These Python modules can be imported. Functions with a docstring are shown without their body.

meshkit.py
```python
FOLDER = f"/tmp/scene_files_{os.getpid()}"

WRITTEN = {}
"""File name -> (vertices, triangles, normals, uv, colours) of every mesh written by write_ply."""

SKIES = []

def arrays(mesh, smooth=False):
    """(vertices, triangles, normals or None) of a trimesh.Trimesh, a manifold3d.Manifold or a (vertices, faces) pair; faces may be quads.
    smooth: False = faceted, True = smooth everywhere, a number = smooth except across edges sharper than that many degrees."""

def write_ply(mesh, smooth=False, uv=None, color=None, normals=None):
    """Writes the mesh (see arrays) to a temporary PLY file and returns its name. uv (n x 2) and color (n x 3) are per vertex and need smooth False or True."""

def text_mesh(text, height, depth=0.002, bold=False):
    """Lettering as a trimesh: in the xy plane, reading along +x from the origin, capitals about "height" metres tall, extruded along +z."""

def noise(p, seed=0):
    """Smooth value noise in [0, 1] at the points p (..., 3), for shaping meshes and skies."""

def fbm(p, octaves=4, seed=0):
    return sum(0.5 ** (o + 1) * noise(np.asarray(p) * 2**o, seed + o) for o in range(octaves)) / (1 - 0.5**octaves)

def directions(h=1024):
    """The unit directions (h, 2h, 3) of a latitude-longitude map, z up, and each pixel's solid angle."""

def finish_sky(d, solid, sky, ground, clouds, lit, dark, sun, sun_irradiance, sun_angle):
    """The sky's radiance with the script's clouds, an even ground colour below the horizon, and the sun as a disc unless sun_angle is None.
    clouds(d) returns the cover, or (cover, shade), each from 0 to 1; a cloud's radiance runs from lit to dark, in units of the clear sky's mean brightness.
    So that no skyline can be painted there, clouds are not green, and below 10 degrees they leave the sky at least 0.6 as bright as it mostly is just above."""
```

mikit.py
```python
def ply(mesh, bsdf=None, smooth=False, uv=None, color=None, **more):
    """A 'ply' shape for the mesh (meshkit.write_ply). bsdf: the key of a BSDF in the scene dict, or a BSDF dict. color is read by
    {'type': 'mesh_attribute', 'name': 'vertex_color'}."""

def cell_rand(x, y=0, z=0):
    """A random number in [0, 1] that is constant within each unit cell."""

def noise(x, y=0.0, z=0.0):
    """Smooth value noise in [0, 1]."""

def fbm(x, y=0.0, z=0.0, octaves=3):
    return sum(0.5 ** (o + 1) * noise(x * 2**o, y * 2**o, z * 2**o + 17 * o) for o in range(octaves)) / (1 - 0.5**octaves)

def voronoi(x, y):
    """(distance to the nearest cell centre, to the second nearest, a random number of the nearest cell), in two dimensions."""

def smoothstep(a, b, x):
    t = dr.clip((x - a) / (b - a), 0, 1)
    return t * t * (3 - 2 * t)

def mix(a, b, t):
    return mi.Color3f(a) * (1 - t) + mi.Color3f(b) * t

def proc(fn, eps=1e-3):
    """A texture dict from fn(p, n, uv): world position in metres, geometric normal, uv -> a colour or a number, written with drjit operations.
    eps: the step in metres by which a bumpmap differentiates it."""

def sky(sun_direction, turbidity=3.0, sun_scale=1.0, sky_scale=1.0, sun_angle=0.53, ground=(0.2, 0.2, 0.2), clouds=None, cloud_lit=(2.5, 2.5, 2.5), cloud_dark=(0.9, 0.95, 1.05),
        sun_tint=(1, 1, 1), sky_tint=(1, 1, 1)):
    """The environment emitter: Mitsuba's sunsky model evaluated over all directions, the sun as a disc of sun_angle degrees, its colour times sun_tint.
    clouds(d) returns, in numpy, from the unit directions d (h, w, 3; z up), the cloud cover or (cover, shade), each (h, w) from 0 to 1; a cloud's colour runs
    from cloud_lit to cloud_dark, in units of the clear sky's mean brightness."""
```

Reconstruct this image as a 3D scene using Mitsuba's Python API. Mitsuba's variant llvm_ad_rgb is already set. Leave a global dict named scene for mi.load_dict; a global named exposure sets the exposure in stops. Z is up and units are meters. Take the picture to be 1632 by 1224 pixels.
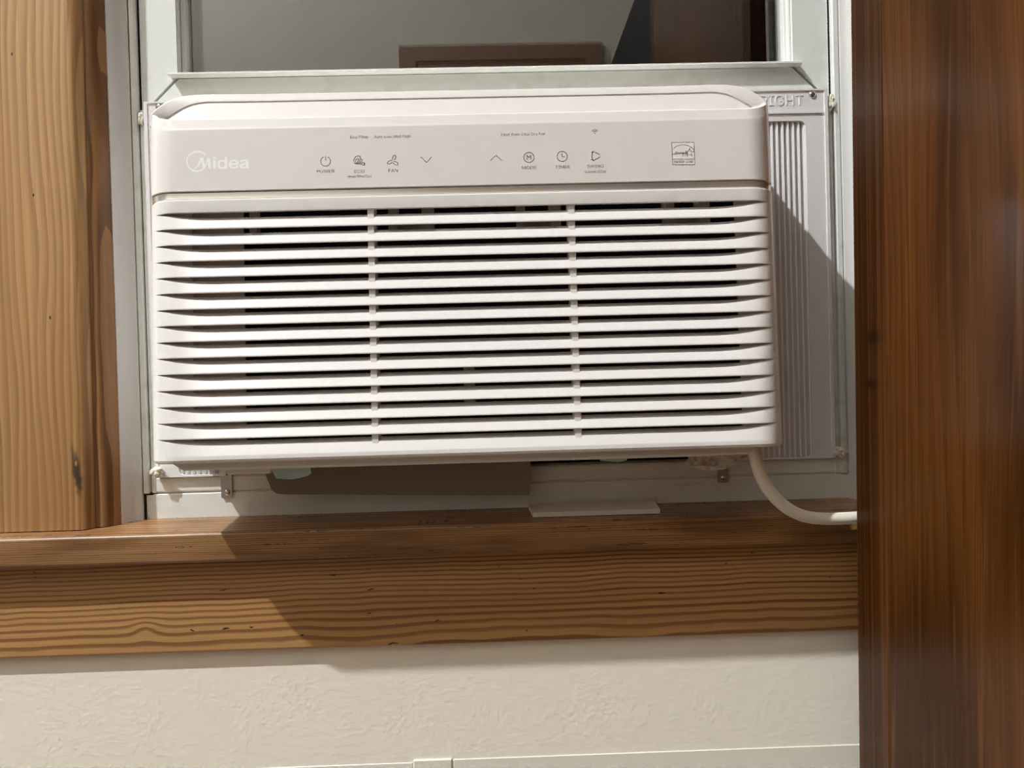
import math, random
import numpy as np, trimesh, drjit as dr, mitsuba as mi
import mikit, meshkit
import manifold3d as m3
from shapely.geometry import Polygon, LineString, Point, MultiPolygon, box as sbox
from shapely.ops import unary_union
from shapely import affinity
from mikit import noise, fbm, voronoi, smoothstep, mix, proc

random.seed(7); np.random.seed(7)
T = mi.ScalarTransform4f
scene, labels = {"type": "scene"}, {}

# ------------------------------------------------------------------ camera, light, exposure
ZC = 0.50                                   # camera height above the floor
YAW, PITCH, ROLL, FPX = 0.0204, 0.0110, 0.0269, 1226.0
f_ = np.array([math.sin(YAW) * math.cos(PITCH), math.cos(YAW) * math.cos(PITCH), -math.sin(PITCH)])
r0 = np.array([math.cos(YAW), -math.sin(YAW), 0.0]); u0 = np.cross(r0, f_)
u_ = math.sin(ROLL) * r0 + math.cos(ROLL) * u0
CAM = np.array([0.0, 0.0, ZC])
scene["camera"] = {"type": "perspective", "fov": math.degrees(2 * math.atan(816 / FPX)), "fov_axis": "x", "near_clip": 0.01, "far_clip": 50.0,
                   "to_world": T().look_at(origin=CAM.tolist(), target=(CAM + f_).tolist(), up=u_.tolist())}
exposure = 0.0
KS = 1.0205                                 # size of the air conditioner relative to the first survey
LAMP = np.array([-2.20 * KS, -0.96 * KS, 3.52 * KS + ZC])
LAMP_R, LAMP_L = 0.036, 15700.0
LAMP_RGB = [LAMP_L * c for c in (0.955, 1.0, 1.01)]

# ------------------------------------------------------------------ materials
def rgb(c): return {"type": "rgb", "value": [float(x) for x in c]}
def pbr(name, col, rough=0.4, spec=0.5, metal=0.0, bump=None, bscale=1.0, clear=0.0):
    col = proc(col) if callable(col) else rgb(col)
    if callable(rough): rough = proc(rough)
    b = {"type": "principled", "base_color": col, "roughness": rough, "specular": spec, "metallic": metal}
    if clear: b["clearcoat"] = clear; b["clearcoat_gloss"] = 0.9
    if bump: b = {"type": "bumpmap", "arbitrary": proc(bump, eps=4e-4), "scale": bscale, "nested_bsdf": b}
    scene[name] = {"type": "twosided", "bsdf": b}

def frac(x): return x - dr.floor(x)
def ring(t, a=0.30, b=0.85, c=0.97):
    """latewood darkness of the growth rings, 0..1: rises slowly, ends sharply"""
    r = frac(t)
    return smoothstep(a, b, r) * (1 - smoothstep(c, 1.0, r))
def specks(u, v, su, sv, size, dens):
    d, _, rnd = voronoi(u * su, v * sv)
    return (1 - smoothstep(size * 0.6, size, d)) * dr.select(rnd < dens, mi.Float(1), mi.Float(0))

def pine_casing(p, n, uv):          # vertical grain of the casing
    w = fbm(p.x * 9, p.z * 2.2, 3.0, 3) * 2.6 + noise(p.x * 36, p.z * 8, 5.0) * 0.9 + noise(p.x * 120, p.z * 16, 6.0) * 0.35
    s = (p.x + 0.47) 
    t = s * 150 + w + smoothstep(0.03, -0.03, p.x + 0.40) * s * 10
    k = ring(t, 0.15, 0.85, 0.97)
    fine = fbm(p.x * 900, p.z * 12, 1.0, 2)
    tone = fbm(p.x * 22, p.z * 1.3, 8.0, 2)
    c = mix((0.52, 0.305, 0.135), (0.38, 0.20, 0.080), smoothstep(0.3, 0.75, tone))
    c = mix(c, (0.225, 0.102, 0.036), k * (0.35 + 0.55 * noise(p.x * 40, p.z * 3, 2.0)))
    c = c * (0.86 + 0.28 * fine)
    knot = smoothstep(1.0, 0.30, dr.sqrt(dr.square((p.x + 0.3685 + (p.z - 0.432) * 0.12 + 0.002 * noise(p.z * 260, 3.0, 1.0)) / 0.0048) + dr.square((p.z - 0.432 + 0.008 * noise(p.x * 500, 2.0, 7.0)) / 0.027)))
    knot = knot * (1 - 0.9 * smoothstep(1.0, 0.4, dr.sqrt(dr.square((p.x + 0.3688) / 0.0016) + dr.square((p.z - 0.4335) / 0.0035))))
    c = mix(c, (0.030, 0.022, 0.018), knot * 0.92)
    sp = specks(p.x, p.z, 70, 40, 0.07, 0.06)
    return mix(c, (0.06, 0.03, 0.015), sp)
def pine_stop(p, n, uv):
    w = fbm(p.x * 26, p.z * 5.0, 13.0, 3) * 3.2
    t = (p.x - p.y * 0.6) * 190 + w
    k = ring(t, 0.2, 0.9, 0.98)
    c = mix((0.30, 0.150, 0.062), (0.16, 0.072, 0.028), k)
    st = smoothstep(0.60, 0.78, fbm(p.x * 50, p.z * 5.5, 31.0, 3)) * smoothstep(-0.345, -0.350, p.x)
    c = mix(c, (0.045, 0.025, 0.014), st * 0.85)
    return c * (0.85 + 0.3 * fbm(p.x * 700, p.z * 14, 1.0, 2))
def pine_apron(p, n, uv):           # wide wavy horizontal rings, tighter towards the stool
    u = (p.z - 0.2635) / 0.083
    w = fbm(p.x * 4.5, p.z * 16, 2.0, 2) * 1.25 + noise(p.x * 17, p.z * 22, 9.0) * 0.45 + noise(p.x * 46, p.z * 60, 3.0) * 0.22 - p.x * 1.1
    bump_ = 0.8 * dr.exp(-dr.square((p.x + 0.312) / 0.011)) * dr.exp(-dr.square((p.z - 0.288) / 0.009))
    uu = dr.maximum(u, 0.0)
    t = 4.8 * uu + 10.5 * uu * uu + w * (0.8 + 0.3 * uu) - bump_
    k = ring(t, 0.46, 0.70, 0.93)
    wide = noise(p.x * 3, dr.floor(t) * 1.7, 4.0)
    fine = fbm(p.x * 10, p.z * 900, 1.0, 2)
    c = mix((0.49, 0.275, 0.115), (0.40, 0.205, 0.078), fbm(p.x * 3, p.z * 30, 6.0, 2))
    c = mix(c, (0.175, 0.068, 0.021), k * (0.55 + 0.45 * wide))
    c = c * (0.88 + 0.24 * fine)
    sp = specks(p.x + 0.010 * fbm(p.z * 420, p.x * 150, 3.0, 2), p.z + 0.003 * noise(p.x * 300, p.z * 200, 4.0), 34, 110, 0.11 * (0.25 + noise(p.x * 31, p.z * 57)), 0.06)
    return mix(c, (0.03, 0.015, 0.008), sp)
def pine_stool(p, n, uv):
    w = fbm(p.x * 5, p.y * 20, p.z * 40, 3) * 1.6
    t = (p.z * 560 + p.y * 90) + w * 1.4 + noise(p.x * 40, p.z * 200, 4.0) * 0.5 + p.x * 1.5
    k = ring(t, 0.3, 0.8, 0.96) * (0.3 + noise(p.x * 6, dr.floor(t), 2.0))
    fine = fbm(p.x * 14, p.y * 300, p.z * 1300, 3)
    blot = fbm(p.x * 11, p.y * 12, p.z * 60, 3)
    c = mix((0.32, 0.170, 0.076), (0.19, 0.090, 0.036), smoothstep(0.35, 0.7, blot))
    c = mix(c, (0.13, 0.052, 0.017), k * 0.55)
    c = c * (0.55 + 0.9 * fine)
    sp = smoothstep(0.62, 0.80, fbm(p.x * 48 + 2 * noise(p.x * 150, p.z * 500, 2.0), p.y * 160 + 2, p.z * 420, 4)) * 0.8
    return mix(c, (0.025, 0.013, 0.008), sp * 0.85)
def walnut(p, n, uv):               # dark veneer: long slightly slanting fibres, faint cathedrals
    y = p.y + 0.030 * (fbm(p.y * 7, p.z * 2.6, 2.0, 2) - 0.5) + 0.012 * p.z
    g = fbm(y * 18 + 3, p.z * 1.4, 5.0, 3) * 2.4
    cath = frac((y - 0.40) * (y - 0.40) * 300 - p.z * 3.2 + g)
    k = smoothstep(0.2, 0.9, cath) * (1 - smoothstep(0.9, 1.0, cath))
    fine = fbm(y * 900, p.z * 16, 1.0, 3)
    str_ = fbm(y * 330, p.z * 9, 7.0, 3) * 0.75 + 0.25 * fbm(y * 60, p.z * 5, 9.0, 2)
    blot = fbm(y * 16, p.z * 4.5, 17.0, 3)
    c = mix((0.096, 0.0325, 0.0078), (0.043, 0.0130, 0.0020), smoothstep(0.3, 0.72, blot))
    c = mix(c, (0.028, 0.008, 0.0017), k * 0.30)
    c = mix(c, (0.140, 0.054, 0.016), smoothstep(0.58, 0.80, str_) * 0.45)
    kn = dr.exp(-dr.square((p.y - 0.583) / 0.010) - dr.square((p.z - 0.523) / 0.006)) + dr.exp(-dr.square((p.y - 0.580) / 0.012) - dr.square((p.z - 0.486) / 0.004))
    c = mix(c, (0.018, 0.006, 0.003), dr.minimum(kn, 1.0) * 0.85)
    return c * (0.72 + 0.56 * fine)
def walnut_edge(p, n, uv):
    fine = fbm(p.y * 900, p.z * 8, 1.0, 3)
    str_ = smoothstep(0.48, 0.8, fbm(p.y * 380, p.z * 1.6, 2.0, 3))
    c = mix((0.076, 0.0265, 0.0070), (0.036, 0.0110, 0.0020), smoothstep(0.3, 0.75, fbm(p.y * 30, p.z * 2.5, 3.0, 2)))
    c = mix(c, (0.135, 0.053, 0.0165), str_ * 0.38)
    kn = dr.exp(-dr.square((p.y - 0.588) / 0.012) - dr.square((p.z - 0.522) / 0.006)) + dr.exp(-dr.square((p.y - 0.592) / 0.010) - dr.square((p.z - 0.486) / 0.004))
    c = mix(c, (0.016, 0.006, 0.003), dr.minimum(kn, 1.0) * 0.9)
    return c * (0.72 + 0.56 * fine)
def wall_paint(p, n, uv):
    b = fbm(p.x * 5, p.z * 5, p.y * 5, 2)
    return mix((0.93, 0.868, 0.765), (0.905, 0.842, 0.735), b)
def wall_bump(p, n, uv):
    return smoothstep(0.35, 0.75, fbm(p.x * 430, p.z * 430, p.y * 430, 2)) * 0.00011 + fbm(p.x * 90, p.z * 90, p.y * 90, 2) * 0.00005
def vinyl(p, n, uv):                # old white window vinyl: faint greenish, a little grime
    g = smoothstep(0.58, 0.80, fbm(p.x * 30, p.z * 60, p.y * 60, 3))
    scr = smoothstep(0.70, 0.86, fbm(p.x * 70 + 3 * noise(p.x * 200, p.z * 200, 1.0), p.z * 520, 3.0, 3)) * smoothstep(0.45, 0.7, noise(p.x * 11, p.z * 30, 2.0))
    c = mix((0.76, 0.765, 0.725), (0.64, 0.635, 0.575), g * 0.35)
    return mix(c, (0.36, 0.35, 0.31), scr * 0.30)
def sash_vinyl(p, n, uv):
    low = smoothstep(0.80, 0.755, p.z)
    g = smoothstep(0.56, 0.78, fbm(p.x * 60, p.z * 60, 1.0, 3))
    c = mix((0.73, 0.755, 0.72), (0.60, 0.60, 0.54), g * (0.12 + 0.5 * low))
    return c
def oak_floor(p, n, uv):
    b = dr.floor(p.x / 0.09)
    t = p.x * 200 + fbm(p.x * 30, p.y * 3, b, 2) * 3
    return mix((0.10, 0.060, 0.033), (0.07, 0.040, 0.020), ring(t)) * (0.85 + 0.3 * mikit.cell_rand(b, dr.floor(p.y / 0.7 + b * 0.37)))

pbr("ac_gloss", (0.80, 0.765, 0.745), 0.13, 0.55)
pbr("ac_satin", (0.80, 0.775, 0.755), 0.20, 0.5)
pbr("ac_case", (0.76, 0.73, 0.69), 0.45, 0.4)
pbr("ac_print_white", (0.93, 0.93, 0.91), 0.3, 0.5)
pbr("ac_print_dark", (0.055, 0.05, 0.052), 0.5, 0.3)
pbr("ac_patch", (0.86, 0.83, 0.80), 0.4, 0.3)
pbr("silver_trim", (0.80, 0.78, 0.74), 0.22, 0.5, metal=0.85)
pbr("seam_dark", (0.035, 0.03, 0.03), 0.7, 0.2)
pbr("filter_black", (0.006, 0.006, 0.007), 0.8, 0.2)
pbr("duct_grey", (0.46, 0.40, 0.385), 0.55, 0.3)
pbr("clip_grey", (0.30, 0.285, 0.28), 0.5, 0.3)
pbr("curtain_plastic", (0.76, 0.745, 0.745), 0.38, 0.45)
pbr("vinyl", vinyl, 0.36, 0.45)
pbr("sash_vinyl", sash_vinyl, 0.30, 0.5)
pbr("lip_vinyl", (0.80, 0.815, 0.77), 0.30, 0.5)
pbr("jamb_vinyl", (0.66, 0.645, 0.63), 0.4, 0.4)
pbr("gap_dark", (0.02, 0.019, 0.016), 0.8, 0.1)
pbr("zinc", (0.44, 0.43, 0.41), 0.34, 0.5, metal=1.0)
pbr("screw_steel", (0.72, 0.71, 0.70), 0.18, 0.5, metal=1.0)
pbr("foam_cream", lambda p, n, uv: mix((0.80, 0.76, 0.66), (0.62, 0.57, 0.47), fbm(p.x * 300, p.y * 300, p.z * 300, 2)), 0.85, 0.1)
pbr("foam_grey", (0.27, 0.235, 0.21), 0.8, 0.1)
pbr("strip_white", (0.74, 0.71, 0.66), 0.5, 0.3)
pbr("tape_teal", (0.40, 0.56, 0.545), 0.45, 0.4)
pbr("wrap_film", (0.50, 0.45, 0.39), 0.3, 0.5)
pbr("cord_cream", (0.80, 0.735, 0.63), 0.42, 0.4)
pbr("wall_paint", wall_paint, 0.62, 0.3, bump=wall_bump, bscale=1.0)
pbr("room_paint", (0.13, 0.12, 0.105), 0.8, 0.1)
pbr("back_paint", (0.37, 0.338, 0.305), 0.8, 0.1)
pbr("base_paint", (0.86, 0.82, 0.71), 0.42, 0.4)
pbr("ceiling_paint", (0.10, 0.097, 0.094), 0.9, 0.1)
pbr("oak_floor", oak_floor, 0.35, 0.4)
pbr("pine_casing", pine_casing, 0.34, 0.45)
pbr("pine_stop", pine_stop, 0.36, 0.45)
pbr("pine_apron", pine_apron, 0.36, 0.45)
pbr("pine_stool", pine_stool, 0.33, 0.45)
pbr("walnut", walnut, 0.25, 0.12)
pbr("walnut_edge", walnut_edge, 0.25, 0.12)
pbr("door_wood", (0.13, 0.07, 0.045), 0.4, 0.4)
pbr("black_wood", (0.006, 0.006, 0.007), 0.6, 0.2)
pbr("brass", (0.72, 0.52, 0.24), 0.3, 0.5, metal=1.0)
scene["pane_glass"] = {"type": "thindielectric", "int_ior": 1.74}

# ------------------------------------------------------------------ helpers
def obj(key, mesh, mat, smooth=False, **kw):
    assert key not in scene, key
    scene[key] = mikit.ply(mesh, mat, smooth=smooth, **kw)
    return key
def num(base, i): return base if i == 0 else f"{base}_{i:03d}"
def thing(key, label, cat, group=None):
    labels[key] = {"label": label, "category": cat}
    if group: labels[key]["group"] = group
def struct(key, label=None):
    labels[key] = {"kind": "structure"}
    if label: labels[key]["label"] = label
def part(key, label): labels[key] = {"label": label}
def cat_(ms): return trimesh.util.concatenate([m for m in ms])
def bx(x0, x1, y0, y1, z0, z1, ch=0.0):
    if ch <= 0:
        m = trimesh.creation.box(extents=(x1 - x0, y1 - y0, z1 - z0)); m.apply_translation(((x0 + x1) / 2, (y0 + y1) / 2, (z0 + z1) / 2)); return m
    c = min(ch, (x1 - x0) * 0.45, (y1 - y0) * 0.45, (z1 - z0) * 0.45)
    pts = [(x, y, z) for (a, b, d) in ((c, 0, c), (0, c, c), (c, c, 0)) for x in (x0 + a, x1 - a) for y in (y0 + b, y1 - b) for z in (z0 + d, z1 - d)]
    return trimesh.convex.convex_hull(np.array(pts))
def polys(g): return [q for q in (g.geoms if hasattr(g, "geoms") else [g]) if q.geom_type == "Polygon" and q.area > 1e-10]
def ext_y(g, y0, y1):
    """a shape drawn in the (x, z) plane, extruded from y0 to y1"""
    ms = []
    for q in polys(g):
        m = trimesh.creation.extrude_polygon(q, y1 - y0, engine="earcut")
        v = m.vertices.copy(); m.vertices = np.c_[v[:, 0], y1 - v[:, 2], v[:, 1]]; ms.append(m)
    return cat_(ms)
def ext_z(g, z0, z1):
    ms = []
    for q in polys(g):
        m = trimesh.creation.extrude_polygon(q, z1 - z0, engine="earcut"); m.apply_translation((0, 0, z0)); ms.append(m)
    return cat_(ms)
def ext_x(g, x0, x1):
    """a shape drawn in the (y, z) plane, extruded from x0 to x1"""
    ms = []
    for q in polys(g):
        m = trimesh.creation.extrude_polygon(q, x1 - x0, engine="earcut")
        v = m.vertices.copy(); m.vertices = np.c_[x0 + v[:, 2], v[:, 0], v[:, 1]]; ms.append(m)
    return cat_(ms)
def loft(rings, closed=True, caps=True):
    """a surface through rings (n, k, 3) of equal length"""
    R = np.asarray(rings, float); n, k = R.shape[:2]
    v = R.reshape(-1, 3).tolist(); f = []
    kk = k if closed else k - 1
    for i in range(n - 1):
        for j in range(kk):
            a, b, c, d = i * k + j, i * k + (j + 1) % k, (i + 1) * k + (j + 1) % k, (i + 1) * k + j
            f += [[a, b, c], [a, c, d]]
    if closed and caps:
        for i, flip in ((0, True), (n - 1, False)):
            ci = len(v); v.append(R[i].mean(0).tolist())
            for j in range(k):
                a, b = i * k + j, i * k + (j + 1) % k
                f.append([ci, b, a] if flip else [ci, a, b])
    m = trimesh.Trimesh(np.array(v), np.array(f), process=False)
    if closed and caps and m.volume < 0: m.invert()
    return m
def spline(pts, n):
    from scipy.interpolate import CubicSpline
    pts = np.asarray(pts, float); d = np.r_[0, np.cumsum(np.linalg.norm(np.diff(pts, axis=0), axis=1))]
    return CubicSpline(d, pts)(np.linspace(0, d[-1], n))
def tube(path, r, k=16):
    path = np.asarray(path, float); tan = np.gradient(path, axis=0); tan /= np.linalg.norm(tan, axis=1, keepdims=True)
    a = np.cross(tan[0], [0, 1, 0]); a /= np.linalg.norm(a); rings = []
    for p, t in zip(path, tan):
        a = a - t * (a @ t); a /= np.linalg.norm(a); b = np.cross(t, a)
        ang = np.arange(k) * 2 * np.pi / k
        rings.append(p + r * (np.cos(ang)[:, None] * a + np.sin(ang)[:, None] * b))
    return loft(rings)
def lathe(prof, k=32):
    """(radius, height) profile turned about z"""
    ang = np.arange(k) * 2 * np.pi / k
    rings = [[(max(r, 1e-5) * math.cos(t), max(r, 1e-5) * math.sin(t), h) for t in ang] for r, h in prof]
    return loft(rings)
def man(m): return m3.Manifold(m3.Mesh(np.asarray(m.vertices, np.float32), np.asarray(m.faces, np.uint32)))
def screw_mesh(r):
    """a pan head with a cross recess, facing -y"""
    pr = [(r * math.sin(a), 0.55 * r * math.cos(a)) for a in np.linspace(0.02, math.pi / 2, 9)]
    pr = [(0.0, 0.55 * r)] + pr[0:] + [(r, -0.25 * r), (0.0, -0.25 * r)]
    ang = np.arange(28) * 2 * np.pi / 28
    dome = m3.Manifold.revolve(m3.CrossSection([[(0, -0.25 * r)] + [(r, -0.25 * r)] + [(r * math.sin(a), 0.55 * r * math.cos(a)) for a in np.linspace(math.pi / 2, 0.0, 9)]]), 28)
    for w, h in ((1.15 * r, 0.26 * r), (0.26 * r, 1.15 * r)):
        dome -= m3.Manifold.cube((w, h, 0.5 * r), True).translate((0, 0, 0.45 * r)).rotate((0, 0, 22))
    mm = dome.to_mesh(); v = mm.vert_properties[:, :3]
    return trimesh.Trimesh(np.c_[v[:, 0], -v[:, 2], v[:, 1]], mm.tri_verts, process=False)
def moved(m, x, y, z):
    m = m.copy(); m.apply_translation((x, y, z)); return m
def lump(center, size, seed):
    """a wad of crumbs grown together"""
    rng = np.random.default_rng(seed); body = m3.Manifold.sphere(0.62, 24)
    for _ in range(26):
        d = rng.normal(size=3); d /= np.linalg.norm(d); r = rng.uniform(0.20, 0.42)
        body += m3.Manifold.sphere(r, 18).scale((1, rng.uniform(0.7, 1.1), rng.uniform(0.6, 1.0))).rotate(tuple(rng.uniform(0, 180, 3))).translate(tuple(d * rng.uniform(0.45, 0.80)))
    mm_ = body.refine_to_length(0.10).to_mesh(); v = mm_.vert_properties[:, :3].astype(float)
    v *= (0.90 + 0.22 * meshkit.fbm(v * 3.5 + seed * 3.1, 3, seed))[:, None]
    return trimesh.Trimesh(v * np.array(size) + np.array(center), mm_.tri_verts, process=False)
def Z(z): return ZC + z                      # heights are given relative to the camera

# ------------------------------------------------------------------ the room
YW, YA, YK, YB = 0.684, 0.6756, 0.679, 0.718         # wall face, apron face, casing face, window sill face
XL, XR, YR, ZT = -3.2, 0.98, -2.12, 4.35
struct("wall_front"); struct("wall_left"); struct("wall_right"); struct("wall_back"); struct("floor"); struct("ceiling")
g = sbox(XL, 0, XR, ZT).difference(sbox(-0.3645, Z(-0.135), 0.3645, 1.40))
obj("wall_front", ext_y(g, YW, 0.80), "wall_paint")
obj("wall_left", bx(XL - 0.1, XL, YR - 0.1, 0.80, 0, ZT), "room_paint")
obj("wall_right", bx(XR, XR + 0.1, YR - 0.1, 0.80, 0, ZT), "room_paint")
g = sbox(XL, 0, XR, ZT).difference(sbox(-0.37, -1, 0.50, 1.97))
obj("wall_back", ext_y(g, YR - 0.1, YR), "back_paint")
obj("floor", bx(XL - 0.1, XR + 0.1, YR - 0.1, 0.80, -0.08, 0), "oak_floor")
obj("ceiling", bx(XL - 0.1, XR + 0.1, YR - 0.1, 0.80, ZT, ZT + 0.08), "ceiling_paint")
# the door of the opposite wall, seen only as a reflection in the pane
struct("door_1", "dark brown door in the opposite wall, mirrored in the window pane")
obj("door_1__leaf", bx(-0.330, 0.455, YR - 0.02, YR + 0.012, 0.008, 1.962, 0.003), "door_wood")
fr = sbox(-0.41, 0, 0.535, 2.04).difference(sbox(-0.332, -1, 0.457, 1.965))
obj("door_1__frame", ext_y(fr, YR - 0.09, YR + 0.018), "door_wood")
obj("door_1__knob", moved(trimesh.creation.icosphere(subdivisions=3, radius=0.027), -0.27, YR + 0.03, 0.98), "brass", True)

# baseboard: three painted boards with open joints
struct("baseboard_front", "cream painted baseboard along the foot of the wall below the window")
BT = Z(-0.341)
for i, (x0, x1, yf, zt) in enumerate(((XL, -0.0835, 0.6833, BT - 0.0012), (-0.0828, -0.0486, 0.6822, BT + 0.0012), (-0.0474, XR, 0.6831, BT + 0.0004))):
    obj("baseboard_front__" + num("board", i), bx(x0, x1, yf, YW + 0.0005, 0, zt, 0.0008), "base_paint")

# wooden window trim
struct("trim_1", "light pine casing board with vertical grain left of the window")
def casing_profile(s):
    e = -0.3585
    a = [(e + 0.0105 * (math.sin(t) - 1), YK + 0.0105 * (1 - math.cos(t))) for t in np.linspace(0, math.pi / 2, 10)]
    pts = [(-0.475, YW + 0.001), (-0.475, YK + 0.002), (-0.473, YK)] + [(-0.400, YK)] + a + [(e, YW + 0.014), (-0.3650, YW + 0.014), (-0.3650, YW + 0.001)]
    return Polygon([(s * x, y) for x, y in pts])
def lean(m, s):                                       # the old trim is not quite plumb
    m = m.copy(); v = np.asarray(m.vertices).copy(); v[:, 0] += s * 0.008 * (v[:, 2] - 0.378) * (np.abs(v[:, 0]) < 0.405); m.vertices = v; return m
zst = lambda y: Z(-0.1236) - 0.0483 * (0.718 - y)      # the stool slopes a little towards the room
obj("trim_1", lean(ext_z(casing_profile(1), zst(YK) + 0.0006, 1.52), 1), "pine_casing", 40)
struct("trim_2", "pine stop moulding between the casing and the white window jamb")
def stop_profile(s):
    pts = [(-0.3600, 0.6850), (-0.3560, 0.6835), (-0.3520, 0.6842), (-0.3480, 0.6865), (-0.3445, 0.6905), (-0.3415, 0.6955), (-0.3390, 0.7010), (-0.3390, 0.704), (-0.3540, 0.704), (-0.3600, 0.697)]
    return Polygon([(s * x, y + 0.0045) for x, y in pts])
obj("trim_2", ext_z(stop_profile(1), zst(0.69) + 0.0004, 1.40), "pine_stop", 50)
struct("trim_3", "worn brown pine window stool running under the air conditioner")
YS = 0.658
zs, zb = zst(YS), Z(-0.1525)
rr = 0.0035
st = [(0.745, zst(0.745))] + [(YS + rr - rr * math.sin(t), zs - rr + rr * math.cos(t)) for t in np.linspace(0, math.pi / 2, 7)] + [(YS + rr - rr * math.cos(t), zb + rr - rr * math.sin(t)) for t in np.linspace(0, math.pi / 2, 7)] + [(0.745, zb)]
obj("trim_3", ext_x(Polygon(st), -0.52, 0.52), "pine_stool", 35)
struct("trim_4", "pine apron board with wavy horizontal grain below the window stool")
ap = [(YW + 0.0005, zb)] + [(YA, zb)] + [(YA + 0.003 - 0.003 * math.cos(t), Z(-0.2352) + 0.003 - 0.003 * math.sin(t)) for t in np.linspace(0, math.pi / 2, 6)] + [(YW + 0.0005, Z(-0.2352))]
obj("trim_4", ext_x(Polygon(ap), -0.50, 0.50), "pine_apron", 35)
struct("trim_5", "pine casing board right of the window behind the dark wardrobe")
obj("trim_5", lean(ext_z(casing_profile(-1), zst(YK) + 0.0006, 1.52), -1), "pine_casing", 40)
struct("trim_6", "pine head casing above the window")
obj("trim_6", bx(-0.475, 0.475, YK, YW + 0.0005, 1.405, 1.525, 0.003).apply_translation((0, 0, 0.116)), "pine_apron")

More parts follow.
